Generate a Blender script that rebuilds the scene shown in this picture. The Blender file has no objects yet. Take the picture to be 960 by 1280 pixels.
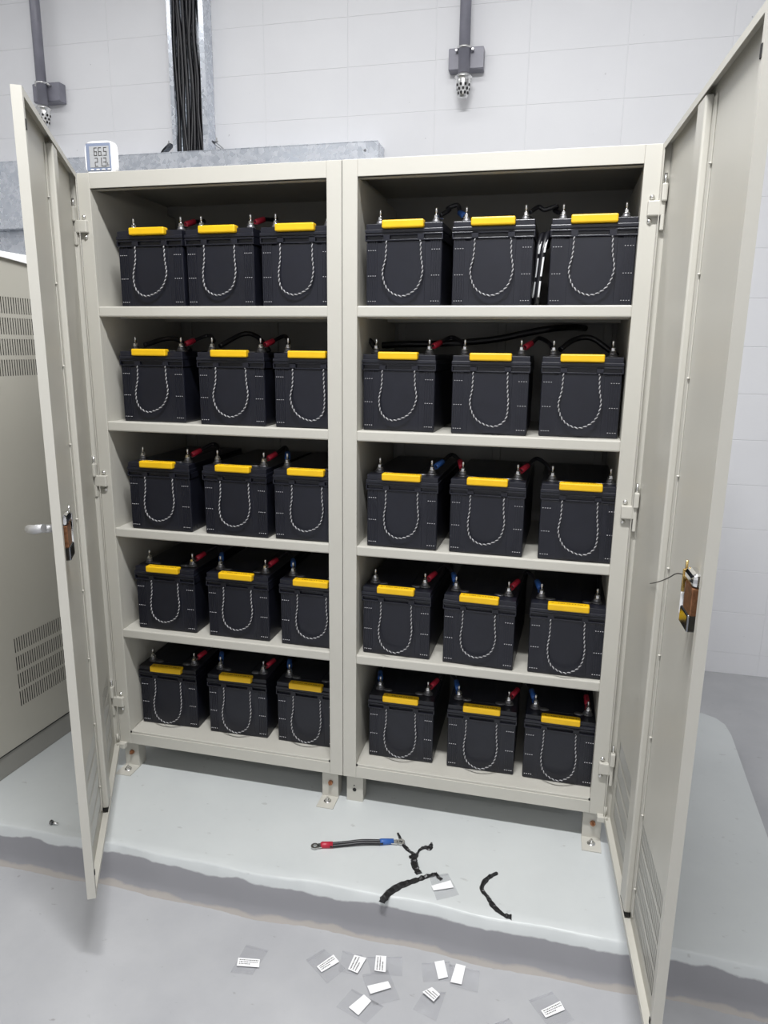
import bpy, bmesh, math, random
from mathutils import Vector, Matrix

# ---------------------------------------------------------------- camera, world, lights, exposure
scene = bpy.context.scene
C = scene.collection
FLOOR = -0.187            # working heights count from the bottom of the cabinet frame; all is lifted at the end
cam_d = bpy.data.cameras.new('camera')
cam = bpy.data.objects.new('camera', cam_d)
C.objects.link(cam)
cam_d.sensor_fit = 'HORIZONTAL'
cam_d.sensor_width = 36.0
cam_d.lens = 891.9963 / 960 * 36.0
cam_d.clip_start = 0.02
PITCH, ROLL, YAW = 0.2241, 0.0114, 0.2335
fwd = Vector((0, math.cos(PITCH), -math.sin(PITCH)))
rgt = Vector((1, 0, 0))
upv = rgt.cross(fwd)
r2 = rgt * math.cos(ROLL) + upv * math.sin(ROLL)
u2 = -rgt * math.sin(ROLL) + upv * math.cos(ROLL)
m3 = Matrix((r2, u2, -fwd)).transposed()
cam.matrix_world = Matrix.Translation((0.5164, -1.7106, 1.1652)) @ (Matrix.Rotation(YAW, 3, 'Z') @ m3).to_4x4()
scene.camera = cam

world = bpy.data.worlds.new('room_air')
scene.world = world
world.use_nodes = True
world.node_tree.nodes['Background'].inputs[0].default_value = (0.9, 0.93, 1.0, 1)
world.node_tree.nodes['Background'].inputs[1].default_value = 0.12


def area(name, loc, sx, sy, power, col=(1.0, 1.0, 1.01), rot=(0, 0, 0)):
    d = bpy.data.lights.new(name, 'AREA')
    d.shape = 'RECTANGLE'
    d.size, d.size_y = sx, sy
    d.energy = power
    d.color = col
    o = bpy.data.objects.new(name, d)
    o.location = loc
    o.rotation_euler = rot
    C.objects.link(o)
    return o


area('ceiling_tube_front', (0.27, -1.08, 2.97), 0.9, 0.14, 87)
area('ceiling_tube_back', (-0.85, 0.35, 2.97), 3.6, 0.14, 18.5)
area('ceiling_tube_rear', (0.6, -3.55, 2.97), 2.0, 0.14, 28)
area('ceiling_tube_left', (-1.95, -3.0, 2.97), 0.9, 0.14, 9)

scene.view_settings.view_transform = 'Standard'
scene.view_settings.look = 'None'
scene.view_settings.gamma = 1.0
scene.view_settings.use_curve_mapping = False
scene.view_settings.exposure = 0.0
rnd = random.Random(7)


# ---------------------------------------------------------------- materials
def mat(name, col, rough=0.5, metal=0.0, var=0.0, vscale=8.0, bump=0.0, bscale=60.0, spec=0.5):
    m = bpy.data.materials.new(name)
    m.use_nodes = True
    nt = m.node_tree
    b = nt.nodes['Principled BSDF']
    b.inputs['Base Color'].default_value = (*col, 1)
    b.inputs['Roughness'].default_value = rough
    b.inputs['Metallic'].default_value = metal
    b.inputs['Specular IOR Level'].default_value = spec
    if var or bump:
        geo = nt.nodes.new('ShaderNodeNewGeometry')
        if var:
            n = nt.nodes.new('ShaderNodeTexNoise')
            n.inputs['Scale'].default_value = vscale
            n.inputs['Detail'].default_value = 5
            nt.links.new(geo.outputs['Position'], n.inputs['Vector'])
            r = nt.nodes.new('ShaderNodeValToRGB')
            r.color_ramp.elements[0].position = 0.3
            r.color_ramp.elements[1].position = 0.7
            r.color_ramp.elements[0].color = (*[c * (1 - var) for c in col], 1)
            r.color_ramp.elements[1].color = (*[min(1, c * (1 + var)) for c in col], 1)
            nt.links.new(n.outputs['Fac'], r.inputs['Fac'])
            nt.links.new(r.outputs['Color'], b.inputs['Base Color'])
        if bump:
            n2 = nt.nodes.new('ShaderNodeTexNoise')
            n2.inputs['Scale'].default_value = bscale
            n2.inputs['Detail'].default_value = 4
            nt.links.new(geo.outputs['Position'], n2.inputs['Vector'])
            bp = nt.nodes.new('ShaderNodeBump')
            bp.inputs['Strength'].default_value = bump
            bp.inputs['Distance'].default_value = 0.002
            nt.links.new(n2.outputs['Fac'], bp.inputs['Height'])
            nt.links.new(bp.outputs['Normal'], b.inputs['Normal'])
    return m


PAINT = mat('beige_enamel', (0.52, 0.507, 0.455), 0.42, var=0.03, vscale=3, bump=0.04, bscale=250)
PAINT_SHADED = mat('beige_enamel_shaded', (0.33, 0.325, 0.31), 0.5, var=0.04, vscale=4)  # same beige enamel, darkened so the shade inside is in the colour
GREYCAB = mat('grey_beige_enamel', (0.47, 0.455, 0.40), 0.45, var=0.03, vscale=3)
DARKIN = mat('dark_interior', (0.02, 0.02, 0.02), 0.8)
CASE = mat('black_plastic', (0.008, 0.0088, 0.0150), 0.36, var=0.1, vscale=30, bump=0.05, bscale=500)
LID = mat('black_plastic_lid', (0.010, 0.0108, 0.0175), 0.30, var=0.08, vscale=30)
TICK = mat('pale_rib_glint', (0.6, 0.6, 0.62), 0.5)  # pale colour paints in the glint on the cuts across the ribs
YELLOW = mat('yellow_plastic', (0.80, 0.48, 0.006), 0.42, var=0.04, vscale=40)
PRINT = mat('dark_print', (0.03, 0.025, 0.02), 0.6)
LEAD = mat('lead_grey', (0.20, 0.20, 0.21), 0.42, 0.7, var=0.15, vscale=90)
STEEL = mat('bright_steel', (0.74, 0.74, 0.73), 0.25, 1.0, var=0.08, vscale=60)
CHROME = mat('chrome', (0.82, 0.82, 0.82), 0.08, 1.0)
BRASS = mat('brass', (0.75, 0.55, 0.22), 0.25, 1.0, var=0.1, vscale=80)
COPPER = mat('copper_brown', (0.35, 0.17, 0.09), 0.4, 0.8, var=0.3, vscale=150)
ROPE_L = mat('pale_rope_strand', (0.41, 0.41, 0.42), 0.75, var=0.25, vscale=300)
ROPE_D = mat('dark_rope_strand', (0.035, 0.035, 0.04), 0.8)
CABLE = mat('black_cable', (0.008, 0.008, 0.011), 0.38)
RED = mat('red_sleeve', (0.42, 0.016, 0.04), 0.4)
BLUE = mat('blue_sleeve', (0.03, 0.11, 0.38), 0.4)
WHITE = mat('white_plastic', (0.86, 0.87, 0.88), 0.35)
PAPER = mat('white_paper', (0.85, 0.85, 0.86), 0.7)
DUCTGREY = mat('grey_conduit_paint', (0.21, 0.21, 0.25), 0.35, var=0.1, vscale=20)
BEZEL = mat('blue_grey_bezel', (0.22, 0.26, 0.36), 0.4)
LCD = mat('grey_display', (0.42, 0.43, 0.44), 0.3)
TAPE = mat('black_tape', (0.012, 0.012, 0.013), 0.35, bump=0.5, bscale=120)
DARK_GAP = mat('dark_gap', (0.01, 0.01, 0.01), 0.6)  # flat black for the dark in holes, seams and open ends
CEIL = mat('ceiling_white', (0.75, 0.75, 0.75), 0.8)
SIDEW = mat('side_wall_white', (0.72, 0.72, 0.73), 0.7, var=0.03, vscale=2)


def galvanized():
    m = mat('galvanized_zinc', (0.6, 0.63, 0.68), 0.42, 0.55)
    nt = m.node_tree
    b = nt.nodes['Principled BSDF']
    geo = nt.nodes.new('ShaderNodeNewGeometry')
    v = nt.nodes.new('ShaderNodeTexVoronoi')
    v.inputs['Scale'].default_value = 55
    nt.links.new(geo.outputs['Position'], v.inputs['Vector'])
    n = nt.nodes.new('ShaderNodeTexNoise')
    n.inputs['Scale'].default_value = 14
    nt.links.new(geo.outputs['Position'], n.inputs['Vector'])
    mx = nt.nodes.new('ShaderNodeMixRGB')
    mx.inputs[0].default_value = 0.45
    nt.links.new(v.outputs['Color'], mx.inputs[1])
    nt.links.new(n.outputs['Fac'], mx.inputs[2])
    bw = nt.nodes.new('ShaderNodeRGBToBW')
    nt.links.new(mx.outputs[0], bw.inputs[0])
    r = nt.nodes.new('ShaderNodeValToRGB')
    r.color_ramp.elements[0].position = 0.25
    r.color_ramp.elements[1].position = 0.75
    r.color_ramp.elements[0].color = (0.54, 0.58, 0.64, 1)
    r.color_ramp.elements[1].color = (0.74, 0.77, 0.82, 1)
    nt.links.new(bw.outputs[0], r.inputs[0])
    nt.links.new(r.outputs[0], b.inputs['Base Color'])
    r2_ = nt.nodes.new('ShaderNodeMapRange')
    r2_.inputs[3].default_value = 0.18
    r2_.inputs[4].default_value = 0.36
    nt.links.new(bw.outputs[0], r2_.inputs[0])
    nt.links.new(r2_.outputs[0], b.inputs['Roughness'])
    return m


ZINC = galvanized()


def wall_paint():
    """white block paint with a few dark scuffs near the floor"""
    m = mat('white_block_paint', (0.76, 0.765, 0.785), 0.6, bump=0.25, bscale=35)
    nt = m.node_tree
    b = nt.nodes['Principled BSDF']
    geo = nt.nodes.new('ShaderNodeNewGeometry')
    n = nt.nodes.new('ShaderNodeTexNoise')
    n.inputs['Scale'].default_value = 1.6
    n.inputs['Detail'].default_value = 6
    nt.links.new(geo.outputs['Position'], n.inputs['Vector'])
    r = nt.nodes.new('ShaderNodeValToRGB')
    r.color_ramp.elements[0].position = 0.3
    r.color_ramp.elements[1].position = 0.7
    r.color_ramp.elements[0].color = (0.72, 0.725, 0.745, 1)
    r.color_ramp.elements[1].color = (0.79, 0.795, 0.81, 1)
    nt.links.new(n.outputs['Fac'], r.inputs[0])
    s = nt.nodes.new('ShaderNodeTexNoise')
    s.inputs['Scale'].default_value = 38
    s.inputs['Detail'].default_value = 2
    nt.links.new(geo.outputs['Position'], s.inputs['Vector'])
    sr = nt.nodes.new('ShaderNodeValToRGB')
    sr.color_ramp.elements[0].position = 0.745
    sr.color_ramp.elements[1].position = 0.78
    sr.color_ramp.elements[0].color = (0, 0, 0, 1)
    sr.color_ramp.elements[1].color = (0.5, 0.5, 0.5, 1)
    nt.links.new(s.outputs['Fac'], sr.inputs[0])
    mx = nt.nodes.new('ShaderNodeMixRGB')
    mx.inputs[2].default_value = (0.22, 0.22, 0.23, 1)
    nt.links.new(sr.outputs[0], mx.inputs[0])
    nt.links.new(r.outputs[0], mx.inputs[1])
    nt.links.new(mx.outputs[0], b.inputs['Base Color'])
    return m


BLOCK = wall_paint()
MORTAR = mat('painted_mortar', (0.72, 0.725, 0.745), 0.65)


def floor_paint(name, c0, c1, rough, scratch):
    m = mat(name, c0, rough, bump=0.18, bscale=22)
    nt = m.node_tree
    b = nt.nodes['Principled BSDF']
    geo = nt.nodes.new('ShaderNodeNewGeometry')
    n = nt.nodes.new('ShaderNodeTexNoise')
    n.inputs['Scale'].default_value = 3.2
    n.inputs['Detail'].default_value = 8
    n.inputs['Roughness'].default_value = 0.62
    nt.links.new(geo.outputs['Position'], n.inputs['Vector'])
    r = nt.nodes.new('ShaderNodeValToRGB')
    r.color_ramp.elements[0].position = 0.32
    r.color_ramp.elements[1].position = 0.68
    r.color_ramp.elements[0].color = (*c0, 1)
    r.color_ramp.elements[1].color = (*c1, 1)
    nt.links.new(n.outputs['Fac'], r.inputs[0])
    w = nt.nodes.new('ShaderNodeTexNoise')
    w.inputs['Scale'].default_value = 26
    w.inputs['Detail'].default_value = 3
    mp = nt.nodes.new('ShaderNodeMapping')
    mp.inputs['Scale'].default_value = (1, 1.9, 1)
    mp.inputs['Rotation'].default_value = (0, 0, 0.6)
    nt.links.new(geo.outputs['Position'], mp.inputs['Vector'])
    nt.links.new(mp.outputs['Vector'], w.inputs['Vector'])
    sr = nt.nodes.new('ShaderNodeValToRGB')
    sr.color_ramp.elements[0].position = 0.69
    sr.color_ramp.elements[1].position = 0.75
    sr.color_ramp.elements[0].color = (0, 0, 0, 1)
    sr.color_ramp.elements[1].color = (scratch, scratch, scratch, 1)
    nt.links.new(w.outputs['Fac'], sr.inputs[0])
    mx = nt.nodes.new('ShaderNodeMixRGB')
    mx.inputs[2].default_value = (0.16, 0.15, 0.14, 1)
    nt.links.new(sr.outputs[0], mx.inputs[0])
    nt.links.new(r.outputs[0], mx.inputs[1])
    nt.links.new(mx.outputs[0], b.inputs['Base Color'])
    return m


FLOORM = floor_paint('grey_floor_paint', (0.37, 0.375, 0.39), (0.44, 0.445, 0.455), 0.42, 0.5)


def plinth_paint():
    """pale grey-green paint on the top, darker grey below on the rough face, bare beige screed at the foot"""
    m = floor_paint('plinth_paint', (0.53, 0.555, 0.555), (0.58, 0.605, 0.60), 0.40, 0.25)
    nt = m.node_tree
    b = nt.nodes['Principled BSDF']
    top = b.inputs['Base Color'].links[0].from_socket
    geo = nt.nodes.new('ShaderNodeNewGeometry')
    sep = nt.nodes.new('ShaderNodeSeparateXYZ')
    nt.links.new(geo.outputs['Position'], sep.inputs[0])
    n = nt.nodes.new('ShaderNodeTexNoise')
    n.inputs['Scale'].default_value = 9
    n.inputs['Detail'].default_value = 6
    nt.links.new(geo.outputs['Position'], n.inputs['Vector'])
    add = nt.nodes.new('ShaderNodeMath')
    add.operation = 'MULTIPLY_ADD'
    add.inputs[1].default_value = 0.035
    nt.links.new(n.outputs['Fac'], add.inputs[0])
    nt.links.new(sep.outputs['Z'], add.inputs[2])

    def step(lo, hi):
        r = nt.nodes.new('ShaderNodeMapRange')
        r.inputs[1].default_value = lo
        r.inputs[2].default_value = hi
        nt.links.new(add.outputs[0], r.inputs[0])
        return r.outputs[0]
    m1 = nt.nodes.new('ShaderNodeMixRGB')
    m1.inputs[1].default_value = (0.26, 0.26, 0.275, 1)
    nt.links.new(step(0.092, 0.096), m1.inputs[0])
    nt.links.new(top, m1.inputs[2])
    m2 = nt.nodes.new('ShaderNodeMixRGB')
    m2.inputs[1].default_value = (0.37, 0.345, 0.32, 1)
    nt.links.new(step(0.024, 0.029), m2.inputs[0])
    nt.links.new(m1.outputs[0], m2.inputs[2])
    nt.links.new(m2.outputs[0], b.inputs['Base Color'])
    return m


PLINTHM = plinth_paint()


def clear_bag():
    m = bpy.data.materials.new('clear_plastic_film')
    m.use_nodes = True
    nt = m.node_tree
    nt.nodes.clear()
    out = nt.nodes.new('ShaderNodeOutputMaterial')
    tr = nt.nodes.new('ShaderNodeBsdfTransparent')
    tr.inputs[0].default_value = (0.985, 0.985, 0.99, 1)
    gl = nt.nodes.new('ShaderNodeBsdfGlossy')
    gl.inputs['Roughness'].default_value = 0.16
    df = nt.nodes.new('ShaderNodeBsdfDiffuse')
    df.inputs[0].default_value = (0.75, 0.76, 0.78, 1)
    a = nt.nodes.new('ShaderNodeMixShader')
    a.inputs[0].default_value = 0.08
    nt.links.new(tr.outputs[0], a.inputs[1])
    nt.links.new(df.outputs[0], a.inputs[2])
    fr = nt.nodes.new('ShaderNodeLayerWeight')
    fr.inputs[0].default_value = 0.12
    geo = nt.nodes.new('ShaderNodeNewGeometry')
    n = nt.nodes.new('ShaderNodeTexNoise')
    n.inputs['Scale'].default_value = 45
    n.inputs['Detail'].default_value = 3
    nt.links.new(geo.outputs['Position'], n.inputs['Vector'])
    bp = nt.nodes.new('ShaderNodeBump')
    bp.inputs['Strength'].default_value = 0.35
    bp.inputs['Distance'].default_value = 0.002
    nt.links.new(n.outputs['Fac'], bp.inputs['Height'])
    nt.links.new(bp.outputs[0], gl.inputs['Normal'])
    nt.links.new(bp.outputs[0], fr.inputs['Normal'])
    bm_ = nt.nodes.new('ShaderNodeMixShader')
    mul = nt.nodes.new('ShaderNodeMath')
    mul.operation = 'MULTIPLY_ADD'
    mul.inputs[1].default_value = 0.35
    mul.inputs[2].default_value = 0.03
    nt.links.new(fr.outputs['Facing'], mul.inputs[0])
    nt.links.new(mul.outputs[0], bm_.inputs[0])
    nt.links.new(a.outputs[0], bm_.inputs[1])
    nt.links.new(gl.outputs[0], bm_.inputs[2])
    nt.links.new(bm_.outputs[0], out.inputs[0])
    return m


FILM = clear_bag()


# ---------------------------------------------------------------- mesh helpers
class MB:
    """collects shapes and links them as ONE mesh object"""

    def __init__(self, xf=None):
        self.v, self.f, self.mi, self.sm = [], [], [], []
        self.m = 0
        self.smooth = False
        self.xf = xf

    def _add(self, vs, fs, smooth=None):
        o = len(self.v)
        for p in vs:
            p = Vector(p)
            self.v.append(tuple(self.xf @ p) if self.xf else tuple(p))
        for f in fs:
            self.f.append([i + o for i in f])
            self.mi.append(self.m)
            self.sm.append(self.smooth if smooth is None else smooth)
        return self

    def box(self, x0, x1, y0, y1, z0, z1, bev=0.0):
        x0, x1 = min(x0, x1), max(x0, x1)
        y0, y1 = min(y0, y1), max(y0, y1)
        z0, z1 = min(z0, z1), max(z0, z1)
        if bev <= 0:
            vs = [(x, y, z) for z in (z0, z1) for y in (y0, y1) for x in (x0, x1)]
            fs = [(0, 2, 3, 1), (4, 5, 7, 6), (0, 1, 5, 4), (2, 6, 7, 3), (0, 4, 6, 2), (1, 3, 7, 5)]
            return self._add(vs, fs)
        bm = bmesh.new()
        bmesh.ops.create_cube(bm, size=1)
        for v in bm.verts:
            v.co = Vector(((x0 + x1) / 2 + v.co.x * (x1 - x0), (y0 + y1) / 2 + v.co.y * (y1 - y0), (z0 + z1) / 2 + v.co.z * (z1 - z0)))
        bmesh.ops.bevel(bm, geom=bm.edges[:], offset=bev, segments=2, affect='EDGES', profile=0.5)
        return self.bm(bm)

    def bm(self, bm, smooth=None):
        bm.verts.ensure_lookup_table()
        bm.verts.index_update()
        self._add([v.co[:] for v in bm.verts], [[v.index for v in f.verts] for f in bm.faces], smooth)
        bm.free()
        return self

    def tube(self, path, r, seg=8, caps=True, squash=None):
        P = [Vector(p) for p in path]
        n = len(P)
        rs = r if isinstance(r, (list, tuple)) else [r] * n
        vs, fs = [], []
        prev = None
        for i in range(n):
            t = (P[min(i + 1, n - 1)] - P[max(i - 1, 0)]).normalized()
            if prev is None:
                a = Vector((0, 0, 1)) if abs(t.z) < 0.9 else Vector((1, 0, 0))
                u = t.cross(a).normalized()
            else:
                u = (prev - t * prev.dot(t)).normalized()
            prev = u
            w = t.cross(u)
            for k in range(seg):
                a = 2 * math.pi * k / seg
                vs.append(P[i] + u * math.cos(a) * rs[i] + w * math.sin(a) * rs[i])
        for i in range(n - 1):
            for k in range(seg):
                k2 = (k + 1) % seg
                fs.append((i * seg + k, i * seg + k2, (i + 1) * seg + k2, (i + 1) * seg + k))
        self._add(vs, fs, True)
        if caps:
            o = len(self.v) - n * seg
            self.f.append([o + k for k in range(seg)][::-1]); self.mi.append(self.m); self.sm.append(False)
            self.f.append([o + (n - 1) * seg + k for k in range(seg)]); self.mi.append(self.m); self.sm.append(False)
        return self

    def cyl(self, p0, p1, r, seg=16):
        return self.tube([p0, p1], r, seg)

    def lathe(self, prof, c, axis='Z', seg=16, smooth=True):
        """prof: (radius, height) pairs"""
        vs, fs = [], []
        for (r, h) in prof:
            for k in range(seg):
                a = 2 * math.pi * k / seg
                x, y = r * math.cos(a), r * math.sin(a)
                if axis == 'Z':
                    vs.append((c[0] + x, c[1] + y, c[2] + h))
                elif axis == 'Y':
                    vs.append((c[0] + x, c[1] + h, c[2] + y))
                else:
                    vs.append((c[0] + h, c[1] + x, c[2] + y))
        for i in range(len(prof) - 1):
            for k in range(seg):
                k2 = (k + 1) % seg
                fs.append((i * seg + k, i * seg + k2, (i + 1) * seg + k2, (i + 1) * seg + k))
        self._add(vs, fs, smooth)
        o = len(self.v) - len(vs)
        for ring in (0, len(prof) - 1):
            self.f.append([o + ring * seg + k for k in range(seg)]); self.mi.append(self.m); self.sm.append(False)
        return self

    def prism(self, pts, z0, z1):
        n = len(pts)
        vs = [(p[0], p[1], z0) for p in pts] + [(p[0], p[1], z1) for p in pts]
        fs = [list(range(n))[::-1], list(range(n, 2 * n))] + [(i, (i + 1) % n, n + (i + 1) % n, n + i) for i in range(n)]
        return self._add(vs, fs)

    def build(self, name, mats, parent=None, loc=None, kind=None, label=None):
        me = bpy.data.meshes.new(name)
        me.from_pydata(self.v, [], self.f)
        for m in (mats if isinstance(mats, (list, tuple)) else [mats]):
            me.materials.append(m)
        for p, mi, s in zip(me.polygons, self.mi, self.sm):
            p.material_index = mi
            p.use_smooth = s
        bm = bmesh.new()
        bm.from_mesh(me)
        bmesh.ops.recalc_face_normals(bm, faces=bm.faces[:])
        bm.to_mesh(me)
        bm.free()
        o = bpy.data.objects.new(name, me)
        C.objects.link(o)
        if parent:
            o.parent = parent
        if loc:
            o.location = loc
        if kind:
            o['kind'] = kind
        if label:
            o['label'] = label
        return o


def tag(o, label=None, cat=None, group=None, kind=None):
    if label: o['label'] = label
    if cat: o['category'] = cat
    if group: o['group'] = group
    if kind: o['kind'] = kind
    return o


def thing(name, loc, label, cat, group=None, rz=0.0):
    o = bpy.data.objects.new(name, None)
    o.empty_display_size = 0.05
    C.objects.link(o)
    o.location = loc
    o.rotation_euler = (0, 0, rz)
    return tag(o, label, cat, group)


def spline(pts, n=10):
    P = [Vector(p) for p in pts]
    out = []
    for i in range(len(P) - 1):
        p0, p1, p2, p3 = P[max(i - 1, 0)], P[i], P[i + 1], P[min(i + 2, len(P) - 1)]
        for k in range(n):
            t = k / n
            out.append(0.5 * ((2 * p1) + (p2 - p0) * t + (2 * p0 - 5 * p1 + 4 * p2 - p3) * t * t + (3 * p1 - p0 - 3 * p2 + p3) * t ** 3))
    out.append(P[-1])
    return out


def shift(xf):
    return Matrix.Translation(Vector(xf) * -1)


# ---------------------------------------------------------------- the room
YW = 1.42            # face of the block wall
CEILZ = 3.02
X0, X1, YF = -3.0, 3.1, -4.2
MB().box(X0 - .1, X1 + .1, YF - .1, YW + .25, FLOOR - .1, FLOOR).build('floor', FLOORM, kind='structure')
MB().box(X0 - .1, X1 + .1, YF - .1, YW + .25, CEILZ, CEILZ + .1).build('ceiling', CEIL, kind='structure')
MB().box(X0 - .1, X0, YF, YW + .15, FLOOR, CEILZ).build('wall_left', SIDEW, kind='structure')
MB().box(X1, X1 + .1, YF, YW + .15, FLOOR, CEILZ).build('wall_right', SIDEW, kind='structure')
MB().box(X0, X1, YF - .1, YF, FLOOR, CEILZ).build('wall_front', SIDEW, kind='structure')
wall = MB().box(X0, X1, YW + .0013, YW + .15, FLOOR, CEILZ).build('wall_back', MORTAR, kind='structure')

# painted concrete blocks laid in stack bond; every block is a piece of the wall
PX, PZ = 0.3655, 0.1833
block_mb = MB().box(-PX / 2 + .0010, PX / 2 - .0010, 0, .02, -PZ / 2 + .0010, PZ / 2 - .0010, bev=.0011)
first = block_mb.build('concrete_block', BLOCK, wall)
zj = 2.107 - 12 * PZ
nb = 0
for iz in range(-1, 19):
    zc = zj + PZ * (iz + 0.5)
    if zc - PZ / 2 < FLOOR - 0.001 or zc + PZ / 2 > CEILZ + .001:
        continue
    for ix in range(-7, 8):
        xc = -0.037 + PX * (ix + .5)
        if xc - PX / 2 < X0 or xc + PX / 2 > X1:
            continue
        o = first if nb == 0 else first.copy()
        if nb:
            C.objects.link(o)
        o.location = (xc, YW + rnd.uniform(-.0002, .0003), zc)
        nb += 1
# the lowest course is cut down to meet the floor
for ix in range(-7, 8):
    xc = -0.037 + PX * (ix + .5)
    if xc - PX / 2 < X0 or xc + PX / 2 > X1:
        continue
    o = first.copy()
    C.objects.link(o)
    o.location = (xc, YW + rnd.uniform(-.0002, .0003), (zj + FLOOR) / 2)
    o.scale = (1, 1, (zj - FLOOR) / PZ)

# raised concrete plinth
ZP = -0.087
prof = [(-.285, ZP), (-.3085, ZP - .0003), (-.3120, ZP - .0022), (-.3145, ZP - .0060), (-.3210, ZP - .024), (-.3265, ZP - .045), (-.331, ZP - .07), (-.337, ZP - .088), (-.346, FLOOR + .001), (-.362, FLOOR - .02)]
pm = MB()
xs = [-2.3 + 3.44 * i / 240 for i in range(241)]
vs, fs = [], []
for i, x in enumerate(xs):
    w = .004 * math.sin(x * 9) + .003 * math.sin(x * 23 + 1)
    for j, (y, z) in enumerate(prof):
        k = 0 if j == 0 else 1
        vs.append((x, y + k * (w + rnd.uniform(-.0010, .0010)), z + (rnd.uniform(-.0009, .0009) if 1 < j < 9 else 0)))
n = len(prof)
for i in range(240):
    for j in range(n - 1):
        fs.append((i * n + j, (i + 1) * n + j, (i + 1) * n + j + 1, i * n + j + 1))
pm._add(vs, fs, True)
rim = [(1.14, -.285), (1.138, -.1), (1.132, .1), (1.145, .4), (1.158, .68), (1.152, .75), (1.13, .79), (1.09, .815), (.9, .82), (-.4, .83), (-2.3, .83)]
top = [(x, -.285) for x in xs] + rim[1:]
pm._add([(x, y, ZP) for x, y in top], [list(range(len(top)))], False)
side = rim
pm._add([(x, y, ZP) for x, y in side] + [(x + .006, y + .004, FLOOR - .02) for x, y in side],
        [(i, i + 1, len(side) + i + 1, len(side) + i) for i in range(len(side) - 1)], False)
pm.build('trim_plinth', PLINTHM, kind='structure')

# ---------------------------------------------------------------- the two battery cabinets
W, H = 0.70, 1.5905
COL, CM, TB = 0.0353, 0.0370, 0.0375
SH = {1: 1.2664, 2: 0.9672, 3: 0.6695, 4: 0.3671, 5: 0.0413}
DEPTH = 0.44
DL, DT, DZ0 = 0.645, 0.0177, -0.0045


def slots(n, s0, pitch, w):
    return [(s0 + i * pitch, s0 + i * pitch + w) for i in range(n)]


ROWS = [(.200, .245), (.145, .190), (.090, .135), (.035, .080)]


def perforated(mb, s0, s1, z0, z1, cols, rows, fn):
    """sheet with slots cut through it; fn(s, z, side) gives a point on either face"""
    sb = sorted({s0, s1, *[a for c in cols for a in c]})
    zb = sorted({z0, z1, *[a for r in rows for a in r]})
    cs, rs = set(cols), set(rows)
    for z_a, z_b in zip(zb, zb[1:]):
        isrow = (z_a, z_b) in rs
        if not isrow:
            for side in (0, 1):
                mb._add([fn(s0, z_a, side), fn(s1, z_a, side), fn(s1, z_b, side), fn(s0, z_b, side)], [(0, 1, 2, 3)])
            continue
        run = s0
        for s_a, s_b in zip(sb, sb[1:]):
            if (s_a, s_b) in cs:
                for side in (0, 1):
                    mb._add([fn(run, z_a, side), fn(s_a, z_a, side), fn(s_a, z_b, side), fn(run, z_b, side)], [(0, 1, 2, 3)])
                run = s_b
        for side in (0, 1):
            mb._add([fn(run, z_a, side), fn(s1, z_a, side), fn(s1, z_b, side), fn(run, z_b, side)], [(0, 1, 2, 3)])


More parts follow.
